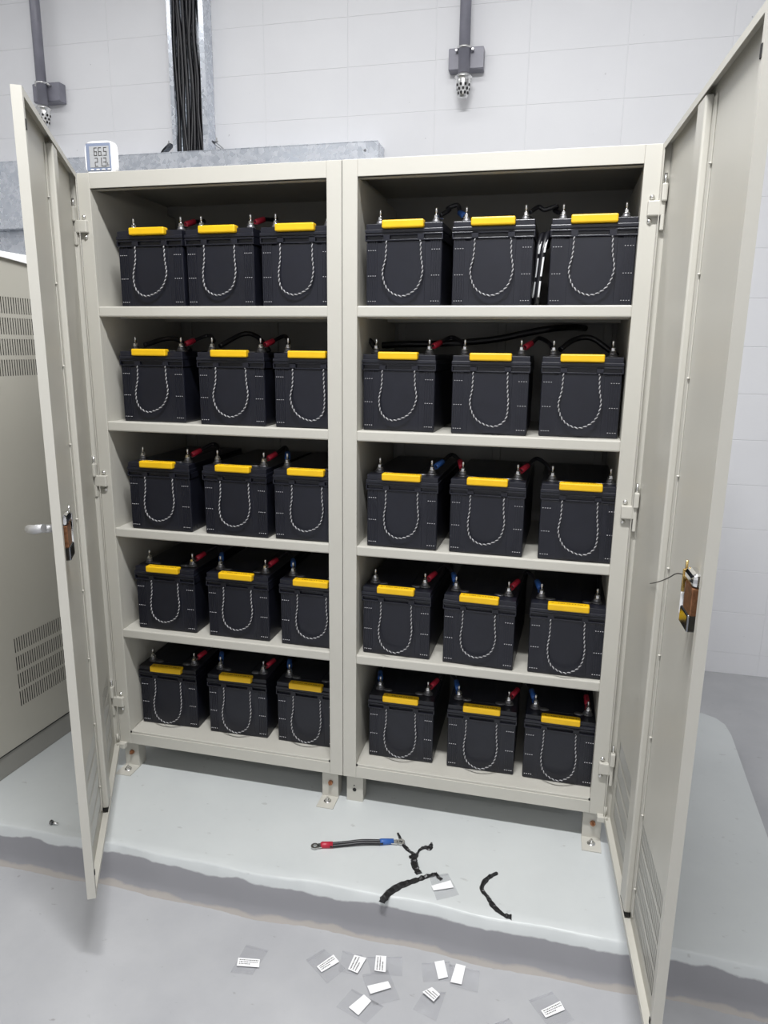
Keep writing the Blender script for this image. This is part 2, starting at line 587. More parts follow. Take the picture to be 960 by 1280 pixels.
def make_door(root, side):
    """side -1: left door, +1: right door. door space: x along the leaf from the hinge, y = outward offset * sy"""
    ang = -0.5026 if side < 0 else 0.0585
    dd = Vector((side * math.sin(ang), -math.cos(ang), 0))
    sy = -1 if side < 0 else 1
    mb = MB()
    mb.m = 0
    cols = slots(21, .05, .0096, .0046) + slots(23, .362, .0096, .0046)
    Tk = .0015
    perforated(mb, Tk, DL - Tk, DZ0 + Tk, H - Tk, cols, ROWS, lambda s, z, q: (s, sy * (DT - q * Tk), z))
    mb.box(0, Tk, sy * Tk, sy * DT, DZ0, H)
    mb.box(DL - Tk, DL, sy * Tk, sy * DT, DZ0, H)
    mb.box(Tk, DL - Tk, sy * Tk, sy * DT, DZ0, DZ0 + Tk)
    mb.box(Tk, DL - Tk, sy * Tk, sy * DT, H - Tk, H)
    lip = .013
    mb.box(0, lip, 0, sy * Tk, DZ0, H)
    mb.box(DL - lip, DL, 0, sy * Tk, DZ0, H)
    mb.box(lip, DL - lip, 0, sy * Tk, DZ0, DZ0 + lip)
    mb.box(lip, DL - lip, 0, sy * Tk, H - lip, H)
    # the corner bead where the skin folds, and a pressed line beside it
    d = mb.build('door', PAINT, root)
    d.location = Vector((side * W, 0, 0)) - root.location
    d.rotation_euler = (0, 0, math.atan2(dd.y, dd.x))
    d['label'] = 'left door opened toward the viewer' if side < 0 else 'right door opened wide to the right'
    # stiffening channel welded down the middle
    st = MB()
    st.box(.290, .345, sy * .001, sy * (DT - .002), .012, H - .0145, bev=.0035)
    st.build('stiffener', PAINT, d)
    sd = MB()
    sd.box(.345, .366, sy * (DT - .004), sy * (DT - .0016), .02, H - .02, bev=.0008)
    for k in range(9):
        zz = .09 + k * .172
        sd.lathe([(.0001, -.002), (.0028, -.001), (.0028, .001), (.0001, .002)], (.3665, sy * (DT - .004), zz), 'Z', 8)
    sd.build('weld_flange', PAINT, d)
    cp = MB()
    cp.box(.292, .343, sy * .0015, sy * (DT - .003), .0005 + DZ0 + .005, .0125, bev=.001)  # black block painted in for the dark of the stiffener's open end
    cp.build('dark_open_end', DARK_GAP, d)
    # lock, tag, keeper
    lk = MB()
    lk.m = 0
    lk.box(.562, .614, sy * (DT - .002), sy * -.006, .820, .842, bev=.008)
    lk.m = 1
    lk.box(.568, .612, sy * (DT - .002), sy * -.004, .776, .820, bev=.0015)
    lk.m = 0
    lk.box(.5665, .5685, sy * (DT - .004), sy * -.004, .780, .816, bev=.0005)
    lk.m = 2
    lk.box(.558, .608, sy * (DT - .002), sy * -.006, .748, .776, bev=.003)
    lk.build('lock_body', [CHROME, COPPER, mat_dark_chrome], d)
    kc = MB()
    kc.box(.5525, .5565, sy * .010, sy * -.006, .796, .834, bev=.0012)
    kc.cyl((.546, sy * -.001, .822), (.566, sy * -.001, .822), .0035, 10)
    kc.cyl((.5545, sy * -.001, .826), (.5545, sy * -.001, .848), .0022, 8)
    kc.build('latch_cam', BRASS if side > 0 else CHROME, d)
    ky = MB()
    ky.box(.544, .553, sy * .003, sy * -.004, .757, .794, bev=.0025)
    ky.build('key_tag', WHITE, d)
    if side > 0:
        rd = MB()
        rd.tube(spline([(.556, sy * -.002, .824), (.51, sy * -.004, .812), (.46, sy * -.003, .790), (.41, sy * -.003, .768), (.35, sy * -.003, .744), (.30, sy * -.002, .726)], 8), .0010, 5)
        rd.build('wire', CABLE, d)
    hd = MB()
    hd.box(.555, .612, sy * (DT + .001), sy * (DT + .005), .755, .832, bev=.002)
    if side < 0:
        hd.cyl((.590, sy * (DT + .004), .812), (.590, sy * (DT + .030), .812), .008, 14)
        hd.tube([(.602, sy * (DT + .022), .816), (.585, sy * (DT + .045), .810), (.560, sy * (DT + .058), .806)], [.0085, .0095, .0085], 10)
    else:
        hd.box(.564, .603, sy * (DT + .004), sy * (DT + .009), .770, .826, bev=.003)
    hd.build('door_handle', mat_satin, d, label='dull steel lever handle outside the door' if side < 0 else 'flat steel handle outside the door')
    for z0, z1 in ((1.524, 1.541), (.048, .060)):
        MB().box(DL - .0115, DL - .0055, sy * -.0014, sy * .0012, z0, z1, bev=.0005).build('lip_hole', DARK_GAP, d)  # black tabs stand in for the dark of holes in the lip
    return d


mat_satin = mat('satin_steel', (0.55, 0.55, 0.55), 0.4, 0.8)
mat_dark_chrome = mat('dark_chrome', (0.30, 0.31, 0.33), 0.12, 1.0)


def make_cabinet(side):
    cx = side * W / 2
    loc = (cx, 0, ZP)
    word = 'left' if side < 0 else 'right'
    root = thing('battery_cabinet', loc,
                 'beige steel battery cabinet with its door open, %s one of the pair' % word, 'cabinet', 'pair of battery cabinets')
    S = shift(loc)
    xa, xb = (-W, -.0006) if side < 0 else (.0006, W)           # outer x of the box
    ca = COL if side < 0 else CM                                  # width of its left column
    cb = CM if side < 0 else COL
    T = .0015

    def column(x0, x1, inner):
        m = MB(S)
        m.box(x0, x1, 0, .012, 0, H, bev=.0012)                   # front face
        if inner > 0:
            m.box(x1 - .002, x1 - .0004, .012, .03, 0, H)
        else:
            m.box(x0 + .0004, x0 + .002, .012, .03, 0, H)
        m.build('column', PAINT, root)
    column(xa, xa + ca, 1)
    column(xb - cb, xb, -1)
    MB(S).box(xa + ca, xb - cb, .0004, .014, H - TB, H, bev=.0012).box(xa + ca, xb - cb, .002, .035, H - TB, H - TB + .002).build('top_beam', PAINT, root)
    m = MB(S)
    m.box(xa + ca, xb - cb, .0006, .014, 0, .0345, bev=.0012)
    m.box(xa + ca, xb - cb, .003, .016, .0345, SH[5], bev=.0015)
    m.build('bottom_beam', PAINT, root)
    dm = MB(S)
    for x in (xa + ca + .002, xb - cb - .002):
        dm.cyl((x, .001, .0385), (x, .006, .0385), .0028, 10)
    dm.build('corner_hole', DARK_GAP, root)
    MB(S).box(xa, xb, .004, DEPTH, H - T, H).build('roof_panel', PAINT, root)
    MB(S).box(xa, xb, DEPTH - T, DEPTH, 0, H - T).build('back_panel', PAINT_SHADED, root)
    # ribs pressed in the back panel
    m = MB(S)
    for k in range(3):
        xx = xa + (xb - xa) * (.08 + .42 * k)
        m.box(xx - .012, xx + .012, DEPTH - .009, DEPTH - T, .05, H - .05, bev=.002)
    m.build('back_rib', PAINT_SHADED, root)
    MB(S).box(xa, xa + T, .002, DEPTH - T, 0, H - T).build('side_panel', PAINT, root)
    MB(S).box(xb - T, xb, .002, DEPTH - T, 0, H - T).build('side_panel', PAINT, root)
    MB(S).box(xa + ca - .004, xa + ca - .0025, .012, DEPTH - .012, SH[5], H - TB).build('side_liner', PAINT, root)
    MB(S).box(xb - cb + .0025, xb - cb + .004, .012, DEPTH - .012, SH[5], H - TB).build('side_liner', PAINT, root)
    for i in range(1, 6):
        z = SH[i]
        m = MB(S)
        if i < 5:
            m.box(xa + ca - .001, xb - cb + .001, .0008, .014, z - .0265, z, bev=.0035)
            m.box(xa + .004, xb - .004, .012, DEPTH - .004, z - .0045, z - .0025)
            m.box(xa + .03, xb - .03, .10, .13, z - .0265, z - .004, bev=.002)
            m.box(xa + .03, xb - .03, .33, .36, z - .0265, z - .004, bev=.002)
        else:
            m.box(xa + .004, xb - .004, .014, DEPTH - .004, z - .0045, z - .0025)
        sh = m.build('shelf', PAINT, root)
        g = MB(S)
        for k in range(3):
            xc = xa + (xb - xa) * (.20 + .30 * k)
            bm = bmesh.new()
            R, r = .040, .0012
            seg, sg = 40, 6
            vs2 = [[bm.verts.new((xc + (R + r * math.cos(b)) * math.cos(a), (.094 if i == 5 else .070) + (R + r * math.cos(b)) * math.sin(a), z - .0025 + r * .6 * math.sin(b)))
                    for b in [2 * math.pi * q / sg for q in range(sg)]] for a in [2 * math.pi * p / seg for p in range(seg)]]
            for p in range(seg):
                for q in range(sg):
                    bm.faces.new((vs2[p][q], vs2[(p + 1) % seg][q], vs2[(p + 1) % seg][(q + 1) % sg], vs2[p][(q + 1) % sg]))
            g.bm(bm, True)
        g.build('pressed_ring', PAINT_SHADED, sh)
    # hinges on the outer column
    hx = side * .694
    for z in (1.4625, .8025, .1375):
        m = MB(S)
        m.box(hx - .016, hx + .019, -.012, .001, z - .0155, z + .0155, bev=.0025)
        m.box(hx + side * .015 - .006, hx + side * .015 + .006, -.018, -.002, z + .012, z + .048, bev=.003)
        m.box(hx + side * .015 - .004, hx + side * .015 + .004, -.012, -.002, z - .045, z - .012, bev=.002)
        hg = m.build('hinge', PAINT, root)
        for dz, dx in ((.0235, -.008), (-.0245, -.010)):
            MB(S).lathe([(.0058, 0), (.0055, -.003), (.0035, -.006), (.0003, -.007)], (hx + side * dx, .001, z + dz), 'Y', 10).build('hinge_bolt', STEEL, hg)
        MB(S).cyl((hx + side * .015, -.009, z + .045), (hx + side * .015, -.009, z + .068), .0032, 8).build('hinge_pin', STEEL, hg)
    m = MB(S)
    m.box(side * .694 - .010, side * .694 + .016 * 1, -.016, .002, -.012, .004, bev=.002)
    m.cyl((side * .703, -.008, .004), (side * .703, -.008, .03), .004, 10)
    m.build('pivot', PAINT, root)
    # feet
    feet = [(-.7, -.046, True), (-.067, -.0, True)] if side < 0 else [(.006, -.0, False), (.652, 0, True)]
    for fx, _, plate in feet:
        for back in (0, 1):
            m = MB(S)
            y0 = .019 if not back else .40
            w = .047
            m.box(fx, fx + w, y0, y0 + .003, ZP, .001)
            m.box(fx, fx + .003, y0 + .003, y0 + .035, ZP, .001)
            m.box(fx + w - .003, fx + w, y0 + .003, y0 + .035, ZP, .001)
            if plate and not back:
                m.box(fx - .001, fx + w + .001, -.035, y0 + .004, ZP, ZP + .0035, bev=.0008)
            ft = m.build('foot', PAINT, root)
            if not back:
                if plate:
                    b = MB(S).lathe([(.0105, 0), (.0105, .0015), (.0072, .0016)], (fx + w / 2, -.006, ZP + .0035), 'Z', 14)
                    b.lathe([(.007, .0015), (.007, .007), (.003, .0071), (.003, .013)], (fx + w / 2, -.006, ZP + .0035), 'Z', 6, False)
                    b.build('anchor_bolt', STEEL, ft)
                    MB(S).lathe([(.007, 0), (.007, -.006), (.003, -.0065), (.003, -.013)], (fx + w * .54, y0, ZP + .048), 'Y', 8, False).build('copper_bolt', COPPER, ft)
                else:
                    MB(S).cyl((fx + w * .48, y0 - .0012, ZP + .036), (fx + w * .48, y0 + .002, ZP + .036), .0055, 12).build('bolt_hole', DARK_GAP, ft)
                    MB(S).cyl((fx + w * .46, y0 - .0012, ZP + .049), (fx + w * .46, y0 + .002, ZP + .049), .0018, 8).build('bolt_hole', DARK_GAP, ft)
    make_door(root, side)
    return root


make_cabinet(-1)
make_cabinet(1)

# ---------------------------------------------------------------- batteries
BW, BD = 0.0915, 0.345        # half width of the case, depth


def battery_meshes():
    case = MB()
    case.box(-BW, BW, 0, BD, 0, .1495, bev=.004)
    for s in (-1, 1):
        for k in range(5):
            x = s * (.0655 + k * .0056)
            case.box(x - .0013, x + .0013, -.0012, .001, .006, .1490)
    case.box(-.052, .052, -.0008, .001, .004, .1488, bev=.0006)
    ticks = MB()
    for z in (.129, .0715, .0135):
        for s in (-1, 1):
            for k in range(4):
                x = s * (.0683 + k * .0056)
                ticks.box(x - .0011, x + .0011, -.0016, .0002, z - .0006, z + .0006)
    lid = MB()
    lid.box(-.0925, .0925, .0035, BD + .001, .1495, .1650)
    for (xa, xb) in ((-.0935, -.0905), (-.049, -.033), (.033, .049), (.0905, .0935)):
        lid.box(xa, xb, -.0038, .006, .1495, .1648, bev=.0007)
    lid.box(-.0935, .0935, -.0038, .006, .1618, .1650, bev=.0006)
    lid.box(-.0935, .0935, -.0038, .006, .1495, .1525, bev=.0006)
    for s in (-1, 1):
        lid.box(s * .0935, s * .091, -.002, BD + .002, .1495, .165, bev=.0006)
    lid.box(-.0928, .0928, -.0015, BD + .001, .1650, .1672)
    lid.box(-.0935, .0935, -.0050, BD + .002, .1672, .1755, bev=.0014)
    lid.box(-.0915, .0915, -.0012, BD, .1750, .1880, bev=.0012)
    lid.box(-.030, .030, .030, BD - .03, .1880, .1895, bev=.0006)
    grip = MB()
    grip.smooth = False
    grip.box(-.0505, .0490, -.0145, .0085, .1765, .1945, bev=.0032)
    gt = MB()
    r = random.Random(3)
    x = -.042
    while x < .040:
        w = r.choice([.003, .005, .008, .0025])
        if r.random() < .78:
            gt.box(x, x + w, -.0055, -.0035, .1943, .1948)
        x += w + r.choice([.0012, .0018, .004])

    def terminal(s):
        m = MB()
        m.smooth = True
        n = 20
        pts = [(s * .068 + .0135 * math.cos(2 * math.pi * k / n) * (1.0), .040 + .011 * math.sin(2 * math.pi * k / n)) for k in range(n)]
        m.prism(pts, .1880, .1915)
        pts = [(s * .045 + .0125 * math.cos(2 * math.pi * k / n), .036 + .0085 * math.sin(2 * math.pi * k / n)) for k in range(n)]
        m.prism(pts, .1880, .1908)
        m.lathe([(.0105, 0), (.0100, .005), (.0080, .0075), (.0080, .0100)], (s * .068, .040, .1912), 'Z', 16)
        return m

    def nut(s):
        m = MB()
        m.lathe([(.0085, 0), (.0085, .0016)], (s * .068, .040, .2012), 'Z', 16)
        m.lathe([(.0062, 0), (.0062, .0060), (.0050, .0072)], (s * .068, .040, .2028), 'Z', 6, False)
        m.lathe([(.0030, 0), (.0030, .0160), (.0020, .0180)], (s * .068, .040, .2080), 'Z', 10)
        return m
    return case, ticks, lid, grip, gt, terminal(-1), terminal(1), nut(-1), nut(1)


def rope_mesh(depth, skew, flare, hang):
    """twisted two-strand rope hanging in a loop from two slots under the lid"""
    base = [(-.0415, -.0022, .1500), (-.0415 - flare * .3, -.004, .1500 - depth * .30), (-.0445 - flare, -.006 - hang * .5, .1500 - depth * .60),
            (-.034 + skew * .5, -.007 - hang * .8, .1500 - depth * .88), (skew, -.008 - hang, .1500 - depth),
            (.034 + skew * .5, -.007 - hang * .8, .1500 - depth * .87), (.0445 + flare * .8, -.006 - hang * .5, .1500 - depth * .58),
            (.0415 + flare * .3, -.004, .1500 - depth * .28), (.0405, -.0022, .1500)]
    path = spline(base, 14)
    mb = MB()
    R = .00115
    for strand in (0, 1):
        mb.m = strand
        pts = []
        L = 0
        for i, p in enumerate(path):
            t = (path[min(i + 1, len(path) - 1)] - path[max(i - 1, 0)]).normalized()
            if i:
                L += (p - path[i - 1]).length
            u = t.cross(Vector((0, 1, 0))).normalized()
            w = t.cross(u)
            a = L / .0105 * 2 * math.pi + strand * math.pi
            pts.append(p + (u * math.cos(a) + w * math.sin(a)) * R)
        mb.tube(pts, .00135, 5)
    return mb


(case_m, tick_m, lid_m, grip_m, print_m, tl_m, tr_m, nl_m, nr_m) = battery_meshes()
POS = {
    'L1': [(-.5154, .018, -.0094), (-.3231, .018, -.013), (-.1214, .0208, .0027)],
    'R1': [(.1454, .018, -.030), (.3532, .0165, -.0126), (.573, .0221, .0026)],
    'L2': [(-.5461, .0439, .0227), (-.3092, .0289, .0289), (-.0964, .0256, 0)],
    'R2': [(.1327, .0426, -.0166), (.3584, .0389, .0091), (.5694, .0528, -.0069)],
    'L3': [(-.5287, .018, .013), (-.3049, .018, -.0198), (-.1022, .0207, .0088)],
    'R3': [(.151, .0188, -.0177), (.3654, .018, -.0243), (.5854, .0180, -.0071)],
    'L4': [(-.5368, .0298, .0064), (-.3128, .0285, .0023), (-.094, .0259, -.0025)],
    'R4': [(.1394, .0263, -.0204), (.3577, .018, -.040), (.5772, .018, -.0042)],
    'L5': [(-.568, .0663, .033), (-.3436, .0662, .0234), (-.1275, .0669, -.0109)],
    'R5': [(.1502, .060, .0115), (.3731, .0595, .0096), (.5794, .0568, -.0163)],
}
ropes = {}
ROPE_KINDS = {'wide': (.126, 0.0, .004, .006), 'narrow': (.121, -.004, .000, .003), 'right': (.128, .012, .001, .008), 'left': (.122, -.010, .003, .005),
              'deep': (.132, .000, .000, .012)}
ROPE_OF = {'L1a': 'left', 'L1b': 'narrow', 'L1c': 'narrow', 'R1a': 'wide', 'R1b': 'wide', 'R1c': 'wide', 'L2a': 'left', 'L2b': 'wide', 'L2c': 'right',
           'R2a': 'left', 'R2b': 'right', 'R2c': 'wide', 'R3c': 'right', 'L5a': 'deep', 'L5b': 'deep', 'L5c': 'deep', 'R5a': 'deep', 'R5b': 'deep', 'R5c': 'deep', 'R4a': 'deep', 'R4c': 'deep'}
ORD = {1: 'top', 2: 'second', 3: 'third', 4: 'fourth', 5: 'bottom'}
PLACE = ['leftmost', 'middle', 'rightmost']
proto_children = None
term_world = {}
for row in range(1, 6):
    for bay in 'LR':
        for i, (x, y, a) in enumerate(POS[f'{bay}{row}']):
            key = f'{bay}{row}{"abc"[i]}'
            z = SH[row] - .0024
            lab = 'black battery with yellow grip, %s on the %s shelf of the %s cabinet' % (PLACE[i], ORD[row], 'left' if bay == 'L' else 'right')
            t = thing('battery', (x, y, z), lab, 'battery', 'batteries on the cabinet shelves', a)
            if proto_children is None:
                c = case_m.build('case', CASE, t)
                k = tick_m.build('rib_glint', TICK, c)
                k['kind'] = 'stuff'
                l = lid_m.build('lid', LID, t)
                g = grip_m.build('grip', YELLOW, t, label='yellow plastic grip')
                p = print_m.build('print', PRINT, g)
                p['kind'] = 'stuff'
                ta = tl_m.build('terminal', LEAD, t)
                tb = tr_m.build('terminal', LEAD, t)
                na = nl_m.build('stud_nut', STEEL, ta)
                nb_ = nr_m.build('stud_nut', STEEL, tb)
                proto_children = [(c, [k]), (l, []), (g, [p]), (ta, [na]), (tb, [nb_])]
            else:
                for ch, subs in proto_children:
                    o = ch.copy()
                    C.objects.link(o)
                    o.parent = t
                    for s in subs:
                        q = s.copy()
                        C.objects.link(q)
                        q.parent = o
            rk = ROPE_OF.get(key, 'narrow')
            if rk not in ropes:
                ropes[rk] = rope_mesh(*ROPE_KINDS[rk]).build('rope_handle', [ROPE_L, ROPE_D], t)
            else:
                o = ropes[rk].copy()
                C.objects.link(o)
                o.parent = t
            ca, sa = math.cos(a), math.sin(a)
            for s, nm in ((-1, 'l'), (1, 'r')):
                term_world[key + nm] = Vector((x + ca * s * .068 - sa * .040, y + sa * s * .068 + ca * .040, z + .2022))

# ---------------------------------------------------------------- cables between the batteries
def lug(mb, p, d):
    """flat ring lug at stud p whose tongue runs along d"""
    d = Vector(d).normalized()
    n = Vector((-d.y, d.x, 0)).normalized()
    pts = []
    for k in range(11):
        a = math.pi / 2 + math.pi * k / 10
        pts.append(Vector((p.x, p.y, 0)) + (d * math.cos(a) + n * math.sin(a)) * .0088)
    pts += [Vector((p.x, p.y, 0)) + d * .018 - n * .006, Vector((p.x, p.y, 0)) + d * .018 + n * .006]
    mb.prism([(q.x, q.y) for q in pts], p.z - .0012, p.z + .0008)


def jumper(name, A, dA, colA, B, dB, colB, mid, label, group):
    root = thing(name, A, label, 'cable', group)
    S = shift(A)
    dA, dB = Vector(dA).normalized(), Vector(dB).normalized()
    a1, a2 = A + dA * .014, A + dA * .043
    b1, b2 = B + dB * .014, B + dB * .043
    up = Vector((0, 0, .001))
    path = spline([a1 + up, a2 + up, *[Vector(m) for m in mid], b2 + up, b1 + up], 8)
    MB(S).tube(path, .0052, 8).build('wire', CABLE, root)
    m = MB(S)
    lug(m, A, dA)
    m.build('ring_lug', STEEL, root)
    m = MB(S)
    lug(m, B, dB)
    m.build('ring_lug', STEEL, root)
    if colA: MB(S).tube([a1 + up, a1 + dA * .004 + up, a2 + up], [.0062, .0076, .0072], 10).build(colA[0], colA[1], root)
    if colB: MB(S).tube([b1 + up, b1 + dB * .004 + up, b2 + up], [.0062, .0076, .0072], 10).build(colB[0], colB[1], root)
    return root


REDS, BLUES = ('red_sleeve', RED), ('blue_sleeve', BLUE)
for row in range(1, 6):
    for bay in 'LR':
        for i in (0, 1):
            A = term_world[f'{bay}{row}{"abc"[i]}r']
            B = term_world[f'{bay}{row}{"abc"[i + 1]}l']
            w = 'left' if bay == 'L' else 'right'
            lab = 'black jumper cable linking %s and %s batteries on the %s shelf of the %s cabinet' % (('leftmost', 'middle') if i == 0 else ('middle', 'rightmost'), ORD[row], w) if False else \
                'black jumper cable from %s battery to %s one, %s shelf, %s cabinet' % (PLACE[i], PLACE[i + 1], ORD[row], w)
            lift = .030 if row > 1 else .022
            mid = [(A + B) / 2 + Vector((0, .070, lift))]
            dA, dB = (.50, .78, .36), (-.32, .88, .42)
            cA, cB = REDS, BLUES
            if row == 1 and bay == 'R':
                cA = None
                dA, dB = (.6, .6, .5), (-.45, .75, .35)
                if i == 0:
                    mid = [Vector((.235, .100, 1.496)), Vector((.258, .100, 1.502))]
                else:
                    cB = None
                    mid = [Vector((.462, .080, 1.482)), Vector((.488, .085, 1.490))]
            elif row <= 2:
                cB = None
            elif row == 3 and bay == 'R':
                cA, cB = (BLUES, REDS) if i == 0 else (REDS, None)
            elif bay == 'L' and i == 0 and row == 3:
                cB = None
            jumper('jumper_cable', A, dA, cA, B, dB, cB, mid, lab, 'jumper cables between batteries')

# end cables that run back from the outer terminals
for key, d, col, where in (('R5al', (-.25, .9, .45), BLUES, 'leftmost battery of the bottom shelf, right cabinet'), ('R5cr', (-.12, .9, .45), REDS, 'rightmost battery of the bottom shelf, right cabinet'),
                           ('R4cr', (.1, .95, .2), None, 'rightmost battery of the fourth shelf, right cabinet')):
    A = term_world[key]
    root = thing('end_cable', A, 'black cable running back from %s' % where, 'cable')
    S = shift(A)
    d = Vector(d).normalized()
    up = Vector((0, 0, .001))
    MB(S).tube(spline([A + d * .014 + up, A + d * .043 + up, A + Vector((d.x * .1, .14, .035)), A + Vector((d.x * .1, .26, .02)), A + Vector((0, .32, -.008))], 8), .0052, 8).build('wire', CABLE, root)
    m = MB(S); lug(m, A, d); m.build('ring_lug', STEEL, root)
    if col: MB(S).tube([A + d * .014 + up, A + d * .018 + up, A + d * .043 + up], [.0062, .0076, .0072], 10).build(col[0], col[1], root)


def loose(pts, r, label, cat='cable', name='cable', group=None, n=10):
    o = MB(shift(pts[0])).tube(spline(pts, n), r, 10).build(name, CABLE, loc=tuple(pts[0]))
    return tag(o, label, cat, group)


# two thick cables dropping between middle and rightmost battery of the top shelf, right cabinet
z1 = SH[1]
for k, (xa, ya) in enumerate(((.4625, .040), (.4490, .062))):
    pts = [(xa + .02, ya + .13, z1 + .150), (xa + .012, ya + .04, z1 + .165), (xa + .004, ya, z1 + .130), (xa - .002 + .002 * k, ya - .004, z1 + .07), (xa - .006, ya + .004, z1 + .015), (xa - .008, ya + .05, z1 + .008)]
    root = thing('hanging_cable', pts[2], 'thick black cable with white marks hanging between top-shelf batteries, %s one' % ('front' if k == 0 else 'rear'), 'cable')
    S = shift(pts[2])
    p = spline(pts, 12)
    MB(S).tube(p, .0068, 10).build('wire', CABLE, root)
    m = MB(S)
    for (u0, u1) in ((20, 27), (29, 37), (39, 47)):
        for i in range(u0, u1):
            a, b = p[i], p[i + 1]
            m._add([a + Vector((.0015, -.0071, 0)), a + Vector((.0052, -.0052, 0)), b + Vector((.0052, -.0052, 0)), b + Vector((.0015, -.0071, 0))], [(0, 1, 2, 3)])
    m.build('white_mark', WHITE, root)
z2 = SH[2]
loose([(.58, .43, z2 + .262), (.545, .34, z2 + .262), (.491, .27, z2 + .256), (.431, .27, z2 + .253 - .008), (.348, .27, z2 + .228), (.262, .27, z2 + .219), (.175, .27, z2 + .214), (.063, .27, z2 + .211), (-.0, .28, z2 + .200), (.02, .36, z2 + .15)], .009,
      'long thick black cable sagging behind second-shelf batteries of the right cabinet')
A = term_world['R2cl']
loose([A + Vector((.015, .02, .002)), A + Vector((.05, .06, .028)), A + Vector((.09, .07, .03)), A + Vector((.135, .06, .0)), A + Vector((.150, .05, -.010))], .0065,
      'black cable arching behind grip of rightmost second-shelf battery, right cabinet')
A = term_world['L2al']
loose([A + Vector((.015, .02, .002)), A + Vector((.05, .07, .020)), A + Vector((.09, .07, .018)), A + Vector((.130, .05, -.004)), A + Vector((.14, .045, -.011))], .0065,
      'black cable arching behind grip of leftmost second-shelf battery, left cabinet')
A = term_world['L2bl']
loose([A + Vector((.012, .02, .002)), A + Vector((.05, .08, .034)), A + Vector((.09, .08, .03)), A + Vector((.130, .05, .004)), A + Vector((.142, .045, -.011))], .0065,
      'black cable arching behind grip of middle second-shelf battery, left cabinet')
A = term_world['R2al']
loose([A + Vector((-.010, .02, .002)), A + Vector((-.03, .05, .020)), A + Vector((-.055, .08, .018)), A + Vector((-.06, .2, -.05)), A + Vector((-.06, .25, -.18))], .0065,
      'black cable leading back from leftmost second-shelf battery, right cabinet')

# ---------------------------------------------------------------- objects on the wall
# galvanized trunking
TX1, TY, TZ0, TZ1 = -.246, 1.31, 1.692, 1.979
loc = ((-2.95 + TX1) / 2, YW, TZ0)
tr = thing('cable_trunking', loc, 'wide galvanized steel trunking along the back wall above the cabinets', 'trunking')
S = shift(loc)
MB(S).box(-2.98, TX1, TY, YW - .001, TZ0, TZ1, bev=.0015).build('body', ZINC, tr)
m = MB(S)
m.box(-2.98, TX1 + .0006, TY - .0015, TY + .018, TZ1 - .001, TZ1 + .0014)
m.box(TX1 - .0005, TX1 + .0016, TY + .002, YW - .001, TZ0 + .01, TZ1 - .002)
m.build('cover_lip', ZINC, tr)
MB(S).cyl((TX1 - .052, TY - .0012, TZ1 - .033), (TX1 - .052, TY + .001, TZ1 - .033), .0055, 10).build('screw', mat_dark_chrome, tr)
# riser below the trunking on the left
o = MB().box(-.25, .25, 0, .05, 0, TZ0 - 1.33, bev=.002).build('riser_duct', ZINC, loc=(-2.12, YW - .051, 1.33))
tag(o, 'grey metal riser duct below the trunking, behind grey cabinet', 'duct')

# vertical cable tray with black cables
loc = (-1.083, YW, TZ1)
tray = thing('cable_tray', loc, 'vertical galvanized cable tray rising above the trunking', 'tray')
S = shift(loc)
ty = 1.345
MB(S).box(-1.165, -1.005, YW - .004, YW - .001, TZ1 + .003, CEILZ - .002).build('back_plate', ZINC, tray)
MB(S).box(-1.168, -1.163, ty, YW - .001, TZ1 + .003, CEILZ - .002).box(-1.163, -1.150, ty, ty + .0025, TZ1 + .003, CEILZ - .002).build('side_rail', ZINC, tray)
MB(S).box(-1.007, -1.002, ty, YW - .001, TZ1 + .003, CEILZ - .002).box(-1.024, -1.007, ty, ty + .0025, TZ1 + .003, CEILZ - .002).build('side_rail', ZINC, tray)
r = random.Random(11)
for k in range(11):
    xx = -1.147 + k * .0122
    dep = ty + .020 + (k % 2) * .014
    pts = [(xx + r.uniform(-.004, .004) * (1 + j * .2), dep + r.uniform(-.004, .004), TZ1 + .004 + (CEILZ - TZ1 - .008) * j / 7) for j in range(8)]
    if k in (2, 5, 8):
        pts[0] = (xx + r.uniform(-.02, .02), dep - .008, TZ1 + .004)
        pts[1] = (xx + r.uniform(-.006, .006), dep - .004, pts[1][2])
    loose(pts, .0075, 'black cable running up inside the galvanized vertical tray', name='tray_cable', group='black cables in the vertical tray', n=6)
# bent clips left and right of the tray foot
for sx, xx, lab in ((-1, -1.20, 'bent steel clip on trunking left of the cable tray'), (1, -.965, 'bent steel clip with screw on trunking right of the cable tray')):
    cl = thing('steel_clip', (xx, 1.36, TZ1), lab, 'clip')
    S = shift((xx, 1.36, TZ1))
    arc = [(xx + sx * (.036 - .056 * math.sin(math.pi * t / 10)), 1.36, TZ1 + .0005 + .044 * math.sin(math.pi * (t / 10) ** .8) * (1 if t < 6 else 1.0)) for t in range(11)]
    m = MB(S)
    for a, b in zip(arc, arc[1:]):
        m._add([(a[0], 1.345, a[2]), (b[0], 1.345, b[2]), (b[0], 1.375, b[2]), (a[0], 1.375, a[2]),
                (a[0], 1.345, a[2] + .003), (b[0], 1.345, b[2] + .003), (b[0], 1.375, b[2] + .003), (a[0], 1.375, a[2] + .003)],
               [(0, 1, 2, 3), (4, 5, 6, 7), (0, 1, 5, 4), (2, 3, 7, 6), (0, 3, 7, 4), (1, 2, 6, 5)])
    m.build('strap', mat_dark_chrome, cl)
    m = MB(S)
    m.lathe([(.007, 0), (.007, .005), (.003, .006), (.003, .016)], (xx - sx * .004, 1.36, TZ1 + .0445), 'Z', 6, False)
    m.build('screw', STEEL, cl)


